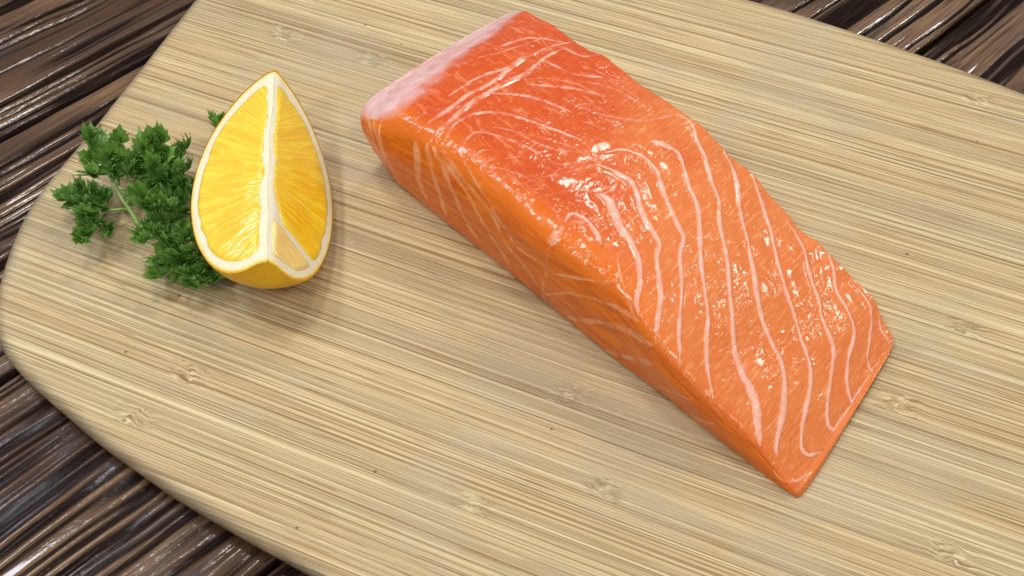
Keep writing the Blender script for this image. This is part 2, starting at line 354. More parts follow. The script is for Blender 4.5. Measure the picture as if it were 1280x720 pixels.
def mat_bamboo():
    M = NT('bamboo')
    co = M.n('ShaderNodeTexCoord').outputs['Object']
    X, Y, Z = M.xyz(co)
    rnd = M.n('ShaderNodeObjectInfo').outputs['Random']
    na = M.attr('node_a', 'OBJECT'); nb = M.attr('node_b', 'OBJECT')
    g = []
    for a in (na, nb):
        d = M.math('DIVIDE', M.math('SUBTRACT', X, a), 0.0055)
        g.append(M.math('POWER', 2.718, M.math('MULTIPLY', M.math('MULTIPLY', d, d), -1.0)))
    node = M.math('ADD', g[0], g[1], clamp=True)
    wob = M.math('SUBTRACT', M.noise(M.scale(co, (190, 420, 1)), 1.0, 2), 0.5)
    slow = M.math('SUBTRACT', M.noise(M.scale(co, (14, 30, 1)), 1.0, 2), 0.5)
    Yd = M.math('ADD', Y, M.math('ADD', M.math('MULTIPLY', M.math('MULTIPLY', wob, node), 0.0045), M.math('MULTIPLY', slow, 0.0004)))
    Xo = M.math('ADD', X, M.math('MULTIPLY', rnd, 3.7))
    p = M.vec(Xo, Yd, rnd)
    band = M.noise(M.scale(p, (5, 260, 1)), 1.0, 3, 0.6)
    fib = M.noise(M.scale(p, (9, 1900, 1)), 1.0, 3, 0.6)
    fine = M.noise(M.scale(p, (26, 3600, 1)), 1.0, 2, 0.6)
    dark = M.noise(M.scale(p, (3.2, 1350, 5)), 1.0, 2, 0.5)
    lite = M.noise(M.scale(M.vec(Xo, M.math('ADD', Yd, 0.31), rnd), (3.0, 1150, 5)), 1.0, 2, 0.5)
    c = M.mix(band, (0.52, 0.372, 0.176), (0.65, 0.500, 0.272))
    c = M.mix(M.ramp(rnd, 0.35, 1.0, 0, 0.8), c, (0.45, 0.350, 0.200))
    c = M.mix(M.ramp(fib, 0.46, 0.62, 0, 0.60), c, (0.36, 0.245, 0.10))
    c = M.mix(M.ramp(lite, 0.56, 0.60, 0, 0.70), c, (0.71, 0.59, 0.34))
    c = M.mix(M.ramp(dark, 0.575, 0.605, 0, 0.75), c, (0.25, 0.140, 0.050))
    c = M.mix(M.ramp(fine, 0.46, 0.66, 0, 0.55), c, (0.26, 0.175, 0.08))
    flk = M.noise(M.scale(p, (34, 2300, 1)), 1.0, 2, 0.5)
    c = M.mix(M.ramp(flk, 0.63, 0.66, 0, 0.65), c, (0.21, 0.12, 0.045))
    # the joints (nodes) of the cane
    nk = M.noise(M.scale(p, (230, 1500, 1)), 1.0, 3, 0.6)
    c = M.mix(M.math('MULTIPLY', node, M.ramp(nk, 0.50, 0.62, 0, 0.7)), c, (0.21, 0.12, 0.045))
    c = M.mix(M.math('MULTIPLY', node, M.ramp(nk, 0.48, 0.36, 0, 0.6)), c, (0.68, 0.57, 0.33))
    # greyish wear and cutting marks
    wear = M.ramp(M.noise(co, 28.0, 3, 0.6), 0.46, 0.68, 0, 0.35)
    c = M.mix(wear, c, (0.40, 0.340, 0.235))
    c = M.mix(M.math('MULTIPLY', M.attr('rim'), M.ramp(M.noise(co, 60.0, 4, 0.65), 0.3, 0.6, 0.6, 0.95)), c, (0.17, 0.12, 0.07))  # rim: grime, with the edge's shaded side also painted dark
    sp = M.voro(co, 62.0)
    c = M.mix(M.ramp(sp, 0.020, 0.034, 0.75, 0), c, (0.09, 0.06, 0.035))
    # contact shade painted into the colour around the fish, plus a moist gloss
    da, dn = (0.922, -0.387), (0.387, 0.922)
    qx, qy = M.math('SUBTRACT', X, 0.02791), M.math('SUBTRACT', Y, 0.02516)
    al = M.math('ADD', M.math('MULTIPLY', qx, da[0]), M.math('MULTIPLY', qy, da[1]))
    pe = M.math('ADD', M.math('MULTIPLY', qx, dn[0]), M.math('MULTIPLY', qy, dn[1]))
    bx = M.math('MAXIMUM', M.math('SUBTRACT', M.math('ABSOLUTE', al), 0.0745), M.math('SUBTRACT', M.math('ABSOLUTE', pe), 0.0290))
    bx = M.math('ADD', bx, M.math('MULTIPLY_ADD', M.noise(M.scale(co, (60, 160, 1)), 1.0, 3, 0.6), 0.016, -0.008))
    damp_shade = M.ramp(bx, 0.0045, -0.001, 0, 1)
    c = M.mix(M.math('MULTIPLY', damp_shade, 0.22), c, (0.20, 0.125, 0.055))
    hh = M.math('ADD', M.math('MULTIPLY', fib, 0.6), M.math('MULTIPLY', M.math('MULTIPLY', nk, node), 1.6))
    hh = M.math('SUBTRACT', hh, M.ramp(dark, 0.60, 0.72, 0, 0.5))
    nrm = M.bump(hh, 0.5, 0.00025)
    M.set(Base_Color=c, Roughness=M.math('MULTIPLY_ADD', damp_shade, -0.26, M.ramp(band, 0.3, 0.7, 0.5, 0.62)), Normal=nrm, Specular_IOR_Level=0.35)
    return M.m

def mat_salmon():
    M = NT('raw salmon')
    co = M.n('ShaderNodeTexCoord').outputs['Object']
    uvn = M.n('ShaderNodeUVMap').outputs[0]                   # cm on the surface: x along, y across
    fat = M.attr('fat'); memb = M.attr('membrane'); face = M.attr('cut_face'); pale = M.attr('pale'); skin = M.attr('skin')
    wig = M.noise(co, 160.0, 3, 0.6, col=True)
    dv = M.n('ShaderNodeVectorMath', operation='MULTIPLY_ADD')
    M.put(dv.inputs[0], wig); dv.inputs[1].default_value = (0.16, 0.16, 0); M.put(dv.inputs[2], uvn)
    uvd = dv.outputs[0]
    fibre = M.noise(M.scale(uvd, (11, 1.6, 1)), 1.0, 3, 0.6)
    fibre2 = M.noise(M.scale(uvd, (26, 3.5, 1)), 1.0, 2, 0.6)
    cloud = M.noise(co, 75.0, 4, 0.6)
    mott = M.noise(co, 420.0, 3, 0.65)
    deep = M.mix(cloud, (0.55, 0.052, 0.004), (0.65, 0.100, 0.012))
    lite = M.mix(cloud, (0.69, 0.150, 0.026), (0.73, 0.230, 0.065))
    c = M.mix(pale, deep, lite)
    fc = M.mix(cloud, (0.82, 0.205, 0.008), (0.74, 0.155, 0.012))
    c = M.mix(face, c, fc)
    lay = M.noise(M.scale(uvd, (0.9, 2.6, 1)), 1.0, 3, 0.6, 0.5)
    c = M.mix(M.math('MULTIPLY', face, M.ramp(lay, 0.40, 0.62, 0.0, 0.55)), c, (0.50, 0.066, 0.004))
    fl = M.noise(M.scale(uvd, (7, 12, 1)), 1.0, 3, 0.6)
    c = M.mix(M.math('MULTIPLY', face, M.ramp(fl, 0.52, 0.70, 0.0, 0.35)), c, (0.74, 0.22, 0.05))
    c = M.mix(M.math('MULTIPLY', M.attr('ridge'), 0.75), c, (0.76, 0.175, 0.004))  # translucent glow along the shoulder, painted into the colour
    # muscle fibres
    st = M.math('MULTIPLY', M.ramp(fibre, 0.50, 0.70), M.math('MULTIPLY_ADD', pale, 0.62, 0.08))
    c = M.mix(st, c, (0.82, 0.36, 0.16))
    st2 = M.math('MULTIPLY', M.ramp(fibre2, 0.52, 0.72), M.math('MULTIPLY_ADD', pale, 0.25, 0.06))
    c = M.mix(st2, c, (0.82, 0.38, 0.18))
    c = M.mix(M.math('MULTIPLY', M.ramp(mott, 0.52, 0.72, 0, 0.50), M.math('SUBTRACT', 1.0, face)), c, (0.70, 0.185, 0.045))
    # torn connective tissue streaks where the flesh is smooth and deep red
    tis = M.ramp(M.noise(M.scale(uvd, (1.5, 5.0, 1)), 1.0, 4, 0.65, 0.8), 0.52, 0.68, 0, 0.75)
    tis = M.math('MULTIPLY', tis, M.math('SUBTRACT', 1.0, M.math('MAXIMUM', pale, face)))
    c = M.mix(tis, c, (0.76, 0.245, 0.105))
    brk = M.ramp(M.noise(co, 190.0, 4, 0.65), 0.38, 0.58, 0.15, 1.0)
    brk = M.math('MAXIMUM', brk, M.ramp(fat, 0.72, 0.85))
    fth = M.math('ADD', fat, M.math('ADD', M.math('MULTIPLY_ADD', fibre, 0.9, -0.45), M.math('MULTIPLY_ADD', fibre2, 0.7, -0.35)))
    fat = M.math('MULTIPLY', M.ramp(fth, 0.05, 0.66), M.ramp(fat, 0.0, 0.50, 0.0, 0.95))
    fn = M.math('MULTIPLY', M.math('MULTIPLY', fat, brk), M.ramp(M.noise(co, 330.0, 3, 0.6), 0.30, 0.60, 0.62, 1.0))
    c = M.mix(fn, c, M.mix(face, (0.86, 0.46, 0.35), (0.82, 0.36, 0.17)))
    mn = M.mix(M.noise(co, 260.0, 4, 0.6), (0.66, 0.32, 0.30), (0.82, 0.60, 0.58))
    c = M.mix(memb, c, mn)
    c = M.mix(skin, c, (0.55, 0.40, 0.38))
    # wet, finely torn surface
    n1 = M.noise(co, 800.0, 1, 0.4)
    n2 = M.noise(M.scale(uvd, (6.5, 3.4, 1)), 1.0, 1, 0.4, 0.8)
    wetm = M.ramp(M.noise(co, 120.0, 3, 0.65), 0.42, 0.64, 0.06, 0.80)
    wetm = M.math('MULTIPLY', wetm, M.math('MULTIPLY_ADD', face, -0.80, 1.0))
    wetm = M.math('MULTIPLY', wetm, M.math('MULTIPLY_ADD', pale, -0.30, 1.0))
    hsum = M.math('ADD', M.math('MULTIPLY', n2, 1.0), M.math('MULTIPLY', n1, 0.36))
    hsum = M.math('ADD', hsum, M.math('MULTIPLY', fibre, M.math('MULTIPLY', pale, 0.12)))
    b1 = M.bump(hsum, wetm, 0.00075)
    M.set(Base_Color=c, Roughness=0.5, Specular_IOR_Level=0.08, Normal=b1, Subsurface_Weight=0.30, Subsurface_Scale=0.004,
          Coat_Weight=0.65, Coat_Roughness=0.11, Coat_IOR=1.42)
    M.b.inputs['Subsurface Radius'].default_value = (1.0, 0.35, 0.12)
    M.put(M.b.inputs['Coat Normal'], b1)
    return M.m

def mat_peel():
    M = NT('lemon peel and pith')
    co = M.n('ShaderNodeTexCoord').outputs['Object']
    d = M.attr('depth')                                       # cm below the outer skin
    nz = M.math('MULTIPLY_ADD', M.noise(co, 900.0, 2), 0.07, -0.035)
    dd = M.math('ADD', d, nz)
    yel = M.mix(M.noise(co, 130.0, 3), (0.72, 0.36, 0.006), (0.80, 0.47, 0.012))
    pith = M.mix(M.noise(co, 500.0, 3, 0.6), (0.74, 0.66, 0.42), (0.82, 0.77, 0.60))
    c = M.mix(M.ramp(dd, 0.045, 0.105), yel, M.mix(M.ramp(dd, 0.08, 0.2), (0.82, 0.70, 0.26), pith))
    pore = M.voro(co, 750.0)
    o = M.ramp(d, 0.0, 0.03, 1, 0)
    b = M.bump(M.ramp(pore, 0.0, 0.45), M.math('MULTIPLY', o, 0.45), 0.0003)
    b = M.bump(M.noise(co, 900.0, 3, 0.6), M.math('MULTIPLY_ADD', o, -0.30, 0.38), 0.0004, b)
    M.set(Base_Color=c, Roughness=M.math('MULTIPLY_ADD', o, -0.22, 0.58), Normal=b,
          Subsurface_Weight=0.2, Subsurface_Scale=0.003, Specular_IOR_Level=0.45)
    M.b.inputs['Subsurface Radius'].default_value = (1.0, 0.8, 0.3)
    return M.m

def mat_pulp(name, a, b_, paleness):
    M = NT(name)
    co = M.n('ShaderNodeTexCoord').outputs['Object']
    uvn = M.n('ShaderNodeUVMap').outputs[0]                   # cm: x along the vesicles, y across them
    e = M.attr('edge')
    wig = M.noise(co, 220.0, 2, 0.5, col=True)
    dv = M.n('ShaderNodeVectorMath', operation='MULTIPLY_ADD')
    M.put(dv.inputs[0], wig); dv.inputs[1].default_value = (0.25, 0.16, 0); M.put(dv.inputs[2], uvn)
    p = M.scale(dv.outputs[0], (1.0, 9.0, 1))
    ves = M.voro(p, 1.0, 'DISTANCE_TO_EDGE')
    cell = M.xyz(M.voro(p, 1.0, 'F1', 'Color'))[0]
    st = M.noise(M.scale(dv.outputs[0], (2.2, 22, 1)), 1.0, 3, 0.6)
    c = M.mix(cell, a, b_)
    c = M.mix(M.ramp(ves, 0.0, 0.07, 0.22, 0), c, (0.86, 0.60, 0.08))
    c = M.mix(M.ramp(st, 0.52, 0.75, 0, 0.35), c, (0.92, 0.68, 0.10))
    c = M.mix(M.ramp(M.math('ADD', e, M.math('MULTIPLY_ADD', st, 0.16, -0.08)), 0.0, 0.10, 0.92, 0), c, (0.86, 0.74, 0.36))
    if paleness:
        c = M.mix(paleness, c, (0.92, 0.80, 0.42))
    h = M.math('ADD', M.ramp(ves, 0.0, 0.30), M.math('ADD', M.math('MULTIPLY', st, 0.9), M.math('MULTIPLY', M.noise(co, 900.0, 2), 0.5)))
    b = M.bump(h, 0.22, 0.0005)
    M.set(Base_Color=c, Roughness=0.28, Normal=b, Subsurface_Weight=0.45, Subsurface_Scale=0.005,
          Coat_Weight=0.8, Coat_Roughness=0.12)
    M.b.inputs['Subsurface Radius'].default_value = (1.0, 0.6, 0.1)
    M.put(M.b.inputs['Coat Normal'], b)
    return M.m

def mat_leaf():
    M = NT('parsley leaf')
    co = M.n('ShaderNodeTexCoord').outputs['Object']
    rib = M.attr('rib')
    n = M.noise(co, 300.0, 3, 0.6)
    var = M.noise(co, 90.0, 2)
    c = M.mix(M.ramp(var, 0.35, 0.65), (0.060, 0.185, 0.022), (0.24, 0.46, 0.080))
    c = M.mix(M.ramp(n, 0.5, 0.75, 0, 0.5), c, (0.14, 0.30, 0.06))
    c = M.mix(M.math('MULTIPLY', rib, 0.7), c, (0.34, 0.54, 0.16))
    b = M.bump(M.noise(co, 1100.0, 2), 0.4, 0.0004)
    M.set(Base_Color=c, Roughness=0.30, Normal=b, Specular_IOR_Level=0.5)
    tr = M.n('ShaderNodeBsdfTranslucent')
    M.put(tr.inputs[0], M.mix(0.5, c, (0.16, 0.36, 0.03)))
    ms = M.n('ShaderNodeMixShader'); ms.inputs[0].default_value = 0.35
    M.t.links.new(M.b.outputs[0], ms.inputs[1]); M.t.links.new(tr.outputs[0], ms.inputs[2])
    M.t.links.new(ms.outputs[0], M.out.inputs[0])
    return M.m

def mat_stem():
    M = NT('parsley stem')
    co = M.n('ShaderNodeTexCoord').outputs['Object']
    c = M.mix(M.noise(co, 200.0, 3), (0.17, 0.30, 0.06), (0.32, 0.48, 0.14))
    M.set(Base_Color=c, Roughness=0.4, Subsurface_Weight=0.2, Subsurface_Scale=0.002)
    return M.m

# ------------------------------------------------------------------ table of rustic planks
PLANK_AZ = math.radians(42.5)
TABLE_MAT = mat_table()
table = bpy.data.objects.new('table', None)
COL.objects.link(table)
table.rotation_euler = (0, 0, PLANK_AZ)
table['kind'] = 'structure'
table['label'] = 'dark brown varnished rustic table of deeply grooved wooden planks'

def plank(y0, y1, x0, x1, seed):
    ny, nx = int((y1 - y0) / 0.055) + 1, int((x1 - x0) / 0.5) + 1
    X, Y = np.meshgrid(np.linspace(x0, x1, nx), np.linspace(y0, y1, ny), indexing='ij')
    x, y = X.ravel(), Y.ravel()
    z0 = np.zeros_like(x)
    # how coarse the grain runs here: fine ridges beyond the board, broad ones near its lower left end
    w = y + 0.35 * vnoise(np.stack([x * 0.10, y * 0.22, z0 + seed], 1), seed + 3) + 0.10 * vnoise(np.stack([x * 0.45, y * 0.9, z0], 1), seed + 4)
    r1 = vnoise(np.stack([x * 0.030, w * 3.0, z0 + 1], 1), seed)
    r2 = vnoise(np.stack([x * 0.05, w * 7.0, z0 + 2], 1), seed + 1)
    r3 = vnoise(np.stack([x * 0.3, w * 9.5, z0 + 3], 1), seed + 2)
    broad = smooth(6, -4, x) * smooth(11, 5, y) * (0.75 + 0.25 * vnoise(np.stack([x * 0.02 + 5, y * 0.16, z0], 1), 11))
    r0 = vnoise(np.stack([x * 0.03, w * 0.85, z0 + 6], 1), seed + 5)
    h = 0.52 + 0.40 * broad * r0 + (0.42 - 0.25 * broad) * r1 + (0.62 - 0.42 * broad) * r2 + (0.60 - 0.30 * broad) * r3
    h = 0.5 + 0.5 * np.tanh(1.5 * (h - 0.5))
    edge = np.minimum(y - y0, y1 - y)
    z = -0.11 + 0.11 * h + 0.012 * vnoise(np.stack([x * 1.2, y * 3, z0], 1), 21)
    z -= 0.15 * smooth(0.12, 0.0, edge)
    zt = z.reshape(nx, ny)
    V = np.stack([x, y, zt.ravel()], 1)
    F = grid_faces(nx, ny)
    n = len(V)
    # underside and sides
    a = np.arange(n).reshape(nx, ny)
    ring = np.concatenate([a[:, 0], a[-1, 1:], a[-2::-1, -1], a[0, -2:0:-1]])
    Bv = V[ring].copy(); Bv[:, 2] = -3.0
    V = np.concatenate([V, Bv])
    m = len(ring)
    k = np.arange(m)
    S = np.stack([ring[k], n + k, n + (k + 1) % m, ring[(k + 1) % m]], 1)
    F = F.tolist() + S.tolist() + [list(range(n + m - 1, n - 1, -1))]
    return mesh('plank', V, F, TABLE_MAT, table, attrs={'relief': np.concatenate([h * smooth(-0.02, 0.1, edge), np.zeros(m)])})

yy = -38.0
k = 0
for wd in (9.2, 8.4, 9.8, 8.9, 9.4, 8.2, 9.6, 9.0):
    plank(yy, yy + wd - 0.06, -48, 48, 100 + 7 * k)
    yy += wd
    k += 1

# ------------------------------------------------------------------ bamboo cutting board
GRAIN_AZ = math.radians(-22.24)
BAMBOO = mat_bamboo()
board = thing('cutting_board', 'pale bamboo cutting board with rounded corners lying on the dark table', 'cutting board', (0, 0, -ZB), GRAIN_AZ)
OUT = catmull(BOARD_OUTLINE + BOARD_OUTLINE[:1], 700)[:-1]
RO = 0.22           # radius of the rounded edge

def edge_dist(p):
    best = np.full(len(p), 1e9)
    for i in range(0, len(OUT)):
        A, B = OUT[i], OUT[(i + 1) % len(OUT)]
        ab = B - A
        t = np.clip(((p - A) @ ab) / (ab @ ab), 0, 1)
        best = np.minimum(best, np.linalg.norm(p - A - t[:, None] * ab, axis=1))
    return best

def span(w):
    xs = []
    for i in range(len(OUT)):
        A, B = OUT[i], OUT[(i + 1) % len(OUT)]
        if (A[1] - w) * (B[1] - w) <= 0 and A[1] != B[1]:
            xs.append(A[0] + (w - A[1]) / (B[1] - A[1]) * (B[0] - A[0]))
    return min(xs), max(xs)

def round_z(d):
    d = np.clip(d, 0, RO)
    return ZB - RO + np.sqrt(np.maximum(RO ** 2 - (RO - d) ** 2, 0))

SS = np.concatenate([np.array([0, .02, .07, .15, .28, .45, .7, 1.0, 1.6, 2.6]), [5, 8]])
def strip(w0, w1, na, nb):
    cols = np.linspace(w0, w1, 6)
    rows = []
    for w in cols:
        a, b = span(w)
        L = b - a
        if L < 3:
            e = np.linspace(0, 1, 2 * len(SS) + 8)
            xs = a + L * e
        else:
            k_ = min(1.0, L / 22)
            xs = np.concatenate([a + SS * k_, np.linspace(a + SS[-1] * k_, b - SS[-1] * k_, 10)[1:-1], b - SS[::-1] * k_])
        rows.append(np.stack([xs, np.full_like(xs, w)], 1))
    G = np.array(rows)
    nu, nv = G.shape[:2]
    p = G.reshape(-1, 2)
    ed_ = edge_dist(p)
    z = round_z(ed_)
    V = np.column_stack([p, z])
    F = grid_faces(nu, nv, flip=True).tolist()
    n = len(V)
    a = np.arange(n).reshape(nu, nv)
    # ends (or the rounded long side) turn under; long sides are glue joints
    def wall(ids, flip):
        P0 = V0[ids]
        c = np.array([3.7, 2.4])
        d2 = edge_dist(P0[:, :2])
        k_ = smooth(0.5, 0.1, d2)
        rows_ = []
        for zz, inn in ((None, 0.0), (0.46, 0.02), (0.28, 0.10), (0.12, 0.22), (0.03, 0.38)):
            q = P0.copy()
            if zz is not None:
                q[:, 2] = np.minimum(zz, q[:, 2])
                dirv = c - q[:, :2]
                dirv /= np.linalg.norm(dirv, axis=1)[:, None]
                q[:, :2] += dirv * (inn * k_)[:, None]
            rows_.append(q)
        R_ = np.array(rows_)
        f = grid_faces(R_.shape[0], R_.shape[1], len(VV[0]), flip)
        VV[0] = np.concatenate([VV[0], R_.reshape(-1, 3)])
        FF.extend(f.tolist())
        return R_[-1]
    V0 = V
    VV, FF = [V], F
    bs = []
    bs.append(wall(a[:, 0], True)); bs.append(wall(a[-1, :], True)); bs.append(wall(a[::-1, -1], True)); bs.append(wall(a[0, ::-1], True))
    ring = np.concatenate([q[:-1] for q in bs])
    nb_ = len(VV[0])
    V = np.concatenate([VV[0], ring])
    F = FF + [list(range(nb_, nb_ + len(ring)))]
    o = mesh('bamboo_strip', V, F, BAMBOO, board, attrs={'rim': np.concatenate([smooth(0.38, 0.02, ed_), np.ones(len(V) - len(ed_))])})
    o['node_a'] = na * CM
    o['node_b'] = nb * CM

wmin, wmax = OUT[:, 1].min() + 0.004, OUT[:, 1].max() - 0.004
w = wmin
strips = []
while w < wmax - 0.3:
    wd = random.uniform(0.46, 0.74)
    w1 = min(w + wd, wmax)
    if wmax - w1 < 0.35:
        w1 = wmax
    strips.append((w, w1))
    w = w1
for (a, b) in strips:
    hit = [u for (u, v) in NODES if a <= v < b]
    u1 = hit[0] if hit else -60
    u2 = hit[1] if len(hit) > 1 else (60 if hit else 60)
    strip(a, b - random.choice([0.002, 0.004, 0.010]), u1, u2)

# ------------------------------------------------------------------ salmon fillet
def salmon_rows(st, nu, nv_face, nv_top):
    """control stations -> grid of surface points (nu, nv, 3), running from the front foot over the top to the back edge"""
    prof = []
    for (b, r, k) in st:
        b, r, k = map(np.array, (b, r, k))
        hgt = r[2]
        out = np.array([b[0] - k[0], b[1] - k[1], 0.0]); out /= np.linalg.norm(out)
        f1 = b + (r - b) * 0.33 + out * 0.055 * hgt
        f2 = b + (r - b) * 0.66 + out * 0.075 * hgt
        t = [r + (k - r) * q + np.array([0, 0, c * hgt]) for q, c in ((0.14, 0.045), (0.36, 0.07), (0.64, 0.07), (0.9, 0.03))]
        prof.append([b, f1, f2, r] + t + [k])
    prof = np.array(prof)                                    # (S, 9, 3)
    along = np.stack([catmull(prof[:, j], nu) for j in range(prof.shape[1])], 1)
    res = np.zeros((nu, nv_face + nv_top, 3))
    for i in range(nu):
        c = catmull(along[i], 160)
        j = int(np.argmin(np.linalg.norm(c - along[i, 3], axis=1)))
        sg = 9.0 - 6.0 * min(1.0, max(0.0, (i / nu - 0.35) / 0.5))
        kx = np.arange(-24, 25); kw = np.exp(-0.5 * (kx / sg) ** 2); kw /= kw.sum()
        pad = np.concatenate([2 * c[0] - c[24:0:-1], c, 2 * c[-1] - c[-2:-26:-1]])
        c = np.stack([np.convolve(pad[:, a], kw, 'valid') for a in range(3)], 1)
        def rs(q, n, end):
            d = np.concatenate([[0], np.cumsum(np.linalg.norm(np.diff(q, axis=0), axis=1))])
            x = np.linspace(0, d[-1], n + (0 if end else 1))[:n]
            return np.stack([np.interp(x, d, q[:, a]) for a in range(3)], 1)
        res[i, :nv_face] = rs(c[:j + 1], nv_face, False)
        res[i, nv_face:] = rs(c[j:], nv_top, True)
    return res

NU, NF, NTOP = 430, 100, 240
G = salmon_rows(STATIONS, NU, NF, NTOP)
NV = NF + NTOP
V = G.reshape(-1, 3)
# marks of fat on the surface: (u, v) pairs on the grid -> points on the fillet
def on_surface(pts):
    pts = np.asarray(pts, float)
    i = np.clip(pts[:, 0] * (NU - 1), 0, NU - 1.001); j = np.clip(pts[:, 1] * (NV - 1), 0, NV - 1.001)
    a, b = i.astype(int), j.astype(int)
    fi, fj = (i - a)[:, None], (j - b)[:, None]
    return G[a, b] * (1 - fi) * (1 - fj) + G[a + 1, b] * fi * (1 - fj) + G[a, b + 1] * (1 - fi) * fj + G[a + 1, b + 1] * fi * fj
lines, wid = [], []
for (w0, w1, st_, pts) in FAT:
    q = on_surface(pts)
    n = max(8, int(np.sum(np.linalg.norm(np.diff(q, axis=0), axis=1)) / 0.12))
    lines.append(catmull(q, n))
    s_ = np.linspace(0, 1, n)
    wid.append(np.linspace(w0, w1, n) * np.clip(0.30 + 7 * np.minimum(s_, 1 - s_), 0, 1))
Vw = V + 0.014 * np.stack([fbm(V * 2.2, 3, s) for s in (31, 32, 33)], 1)     # ragged line edges
fat = np.zeros(len(V))
wmod = 1.0 + 0.60 * fbm(V * 0.9, 3, 44)
for lv in sorted(set(f[2] for f in FAT)):
    sel = [i for i, f in enumerate(FAT) if f[2] == lv]
    d = polyline_dist(Vw, [lines[i] for i in sel], [wid[i] for i in sel]) / wmod
    fat = np.maximum(fat, lv * (smooth(1.45, 0.35, d) if lv > 0.86 else smooth(1.9, 0.1, d)))
dgroove = polyline_dist(Vw, [l for l, f in zip(lines, FAT) if f[2] > 0.6], [np.full(len(l), 0.22) for l, f in zip(lines, FAT) if f[2] > 0.6])
# surface normals of the grid, for the relief
du = np.gradient(G, axis=0); dv_ = np.gradient(G, axis=1)
N = np.cross(du, dv_).reshape(-1, 3)
N /= np.maximum(np.linalg.norm(N, axis=1), 1e-9)[:, None]
if N[NV * (NU // 2) + NF + NTOP // 2][2] < 0:
    N = -N
U01 = np.repeat(np.linspace(0, 1, NU), NV)
V01 = np.tile(np.concatenate([np.linspace(-1, 0, NF, endpoint=False), np.linspace(0, 1, NTOP)]), NU)
top = smooth(-0.10, 0.06, V01 + 0.05 * fbm(V * 1.5, 2, 51))
fade = smooth(0, 0.02, U01) * smooth(1.0, 0.985, U01) * smooth(-1.0, -0.93, V01)
rel = 0.050 * fbm(V * 0.75, 2, 61) + top * (0.020 * fbm(V * 1.9, 2, 62) + 0.0022 * fbm(V * 6.0, 2, 63))
rel += (1 - top) * 0.035 * fbm(np.stack([U01 * 14, V01 * 7, U01 * 0], 1), 3, 64)
rel += top * (0.022 * smooth(1.0, 0.3, dgroove) * fat - 0.010 * smooth(1.0, 0.2, np.abs(dgroove - 0.75)))
# back edge: small steps where the flakes end
rel += 0.10 * smooth(0.88, 1.0, V01) * vnoise(np.stack([U01 * 23, U01 * 0, U01 * 0], 1), 71)
V = V + N * (rel * fade)[:, None]
pale = smooth(0.30, 0.62, U01 + 0.12 * (V01 - 0.5) + 0.10 * fbm(V * 0.8, 2, 81)) * top
# membrane at the left end
mp = on_surface(MEMBRANE)
mline = catmull(np.stack([np.array([p[1] for p in MEMBRANE]), np.array([p[0] for p in MEMBRANE])], 1), 200)
jj = np.tile(np.linspace(0, 1, NV), NU)
o_ = np.argsort(mline[:, 0])
lim = np.interp(jj, mline[o_, 0], mline[o_, 1])
memb = smooth(0.022, -0.016, U01 - lim - 0.004 + 0.022 * fbm(V * 1.6, 4, 91)) * smooth(-0.12, 0.0, V01)
memb *= 0.72 + 0.28 * smooth(-0.5, 0.3, fbm(V * 3.0, 3, 92))
skin = smooth(-0.94, -1.0, V01) * 0.5
cut = 1 - smooth(-0.06, 0.05, V01 + 0.03 * fbm(V * 1.2, 2, 93))
ridge = smooth(0.16, 0.0, np.abs(V01 - 0.015 + 0.05 * fbm(V * 0.9, 2, 95))) * smooth(0.85, 0.5, U01) * smooth(0.02, 0.1, U01)
uvs = np.stack([U01 * 16.0, V01 * 6.2], 1)
faces = grid_faces(NU, NV)
# back wall, underside and the two ends
a = np.arange(NU * NV).reshape(NU, NV)
foot = V.reshape(NU, NV, 3)[:, 0]
back = V.reshape(NU, NV, 3)[:, -1]
extra = []
nb = 10
for q in np.linspace(0, 1, nb + 1)[1:]:
    p = back.copy()
    p[:, 2] = back[:, 2] * (1 - q) + 0.0 * q
    inw = (foot - back) * np.array([1, 1, 0]); inw /= np.linalg.norm(inw, axis=1)[:, None]
    p += inw * 0.35 * q * q
    extra.append(p)
for q in (0.25, 0.5, 0.75):
    e0 = extra[nb - 1]
    p = e0 * (1 - q) + foot * q
    p[:, 2] = 0.0
    extra.append(p)
E_ = np.stack(extra, 1)
n0 = len(V)
ne = E_.shape[1]
Vall = np.concatenate([V, E_.reshape(-1, 3)])
eidx = n0 + np.arange(NU * ne).reshape(NU, ne)
loop = np.concatenate([a, eidx], 1)                          # closed cross-sections
closed = np.concatenate([a[:, -1:], eidx, a[:, :1]], 1)
F = faces.tolist()
F += np.stack([closed[:-1, :-1], closed[1:, :-1], closed[1:, 1:], closed[:-1, 1:]], -1).reshape(-1, 4).tolist()
def cap(ring, outward, flip):
    global Vall
    P_ = Vall[ring]
    c = P_.mean(0)
    prev = ring
    fs = []
    for q, push in ((0.985, 0.05), (0.95, 0.09), (0.85, 0.13), (0.6, 0.16), (0.3, 0.17), (0.02, 0.17)):
        nv_ = c + (P_ - c) * q + outward * push
        nv_[:, 2] = np.maximum(nv_[:, 2], 0.0)
        ids = len(Vall) + np.arange(len(ring))
        Vall = np.concatenate([Vall, nv_])
        k1 = np.roll(np.arange(len(ring)), -1)
        f = np.stack([prev, prev[k1], ids[k1], ids], 1)
        fs += (f[:, ::-1] if flip else f).tolist()
        prev = ids
    return fs
ax = (V.reshape(NU, NV, 3)[-1].mean(0) - V.reshape(NU, NV, 3)[0].mean(0)); ax[2] = 0; ax /= np.linalg.norm(ax)
c0 = len(Vall)
F += cap(loop[0], -ax, False)
c1 = len(Vall)
F += cap(loop[-1], ax, True)
nx_ = len(Vall) - n0
def ext(arr, first=0.0, last=0.0, mid=0.0):
    e = np.full(nx_, mid)
    e[c0 - n0:c1 - n0] = first
    e[c1 - n0:] = last
    return np.concatenate([arr, e])
SAL = mat_salmon()
sal_origin = (2.8, 0.4, 0)
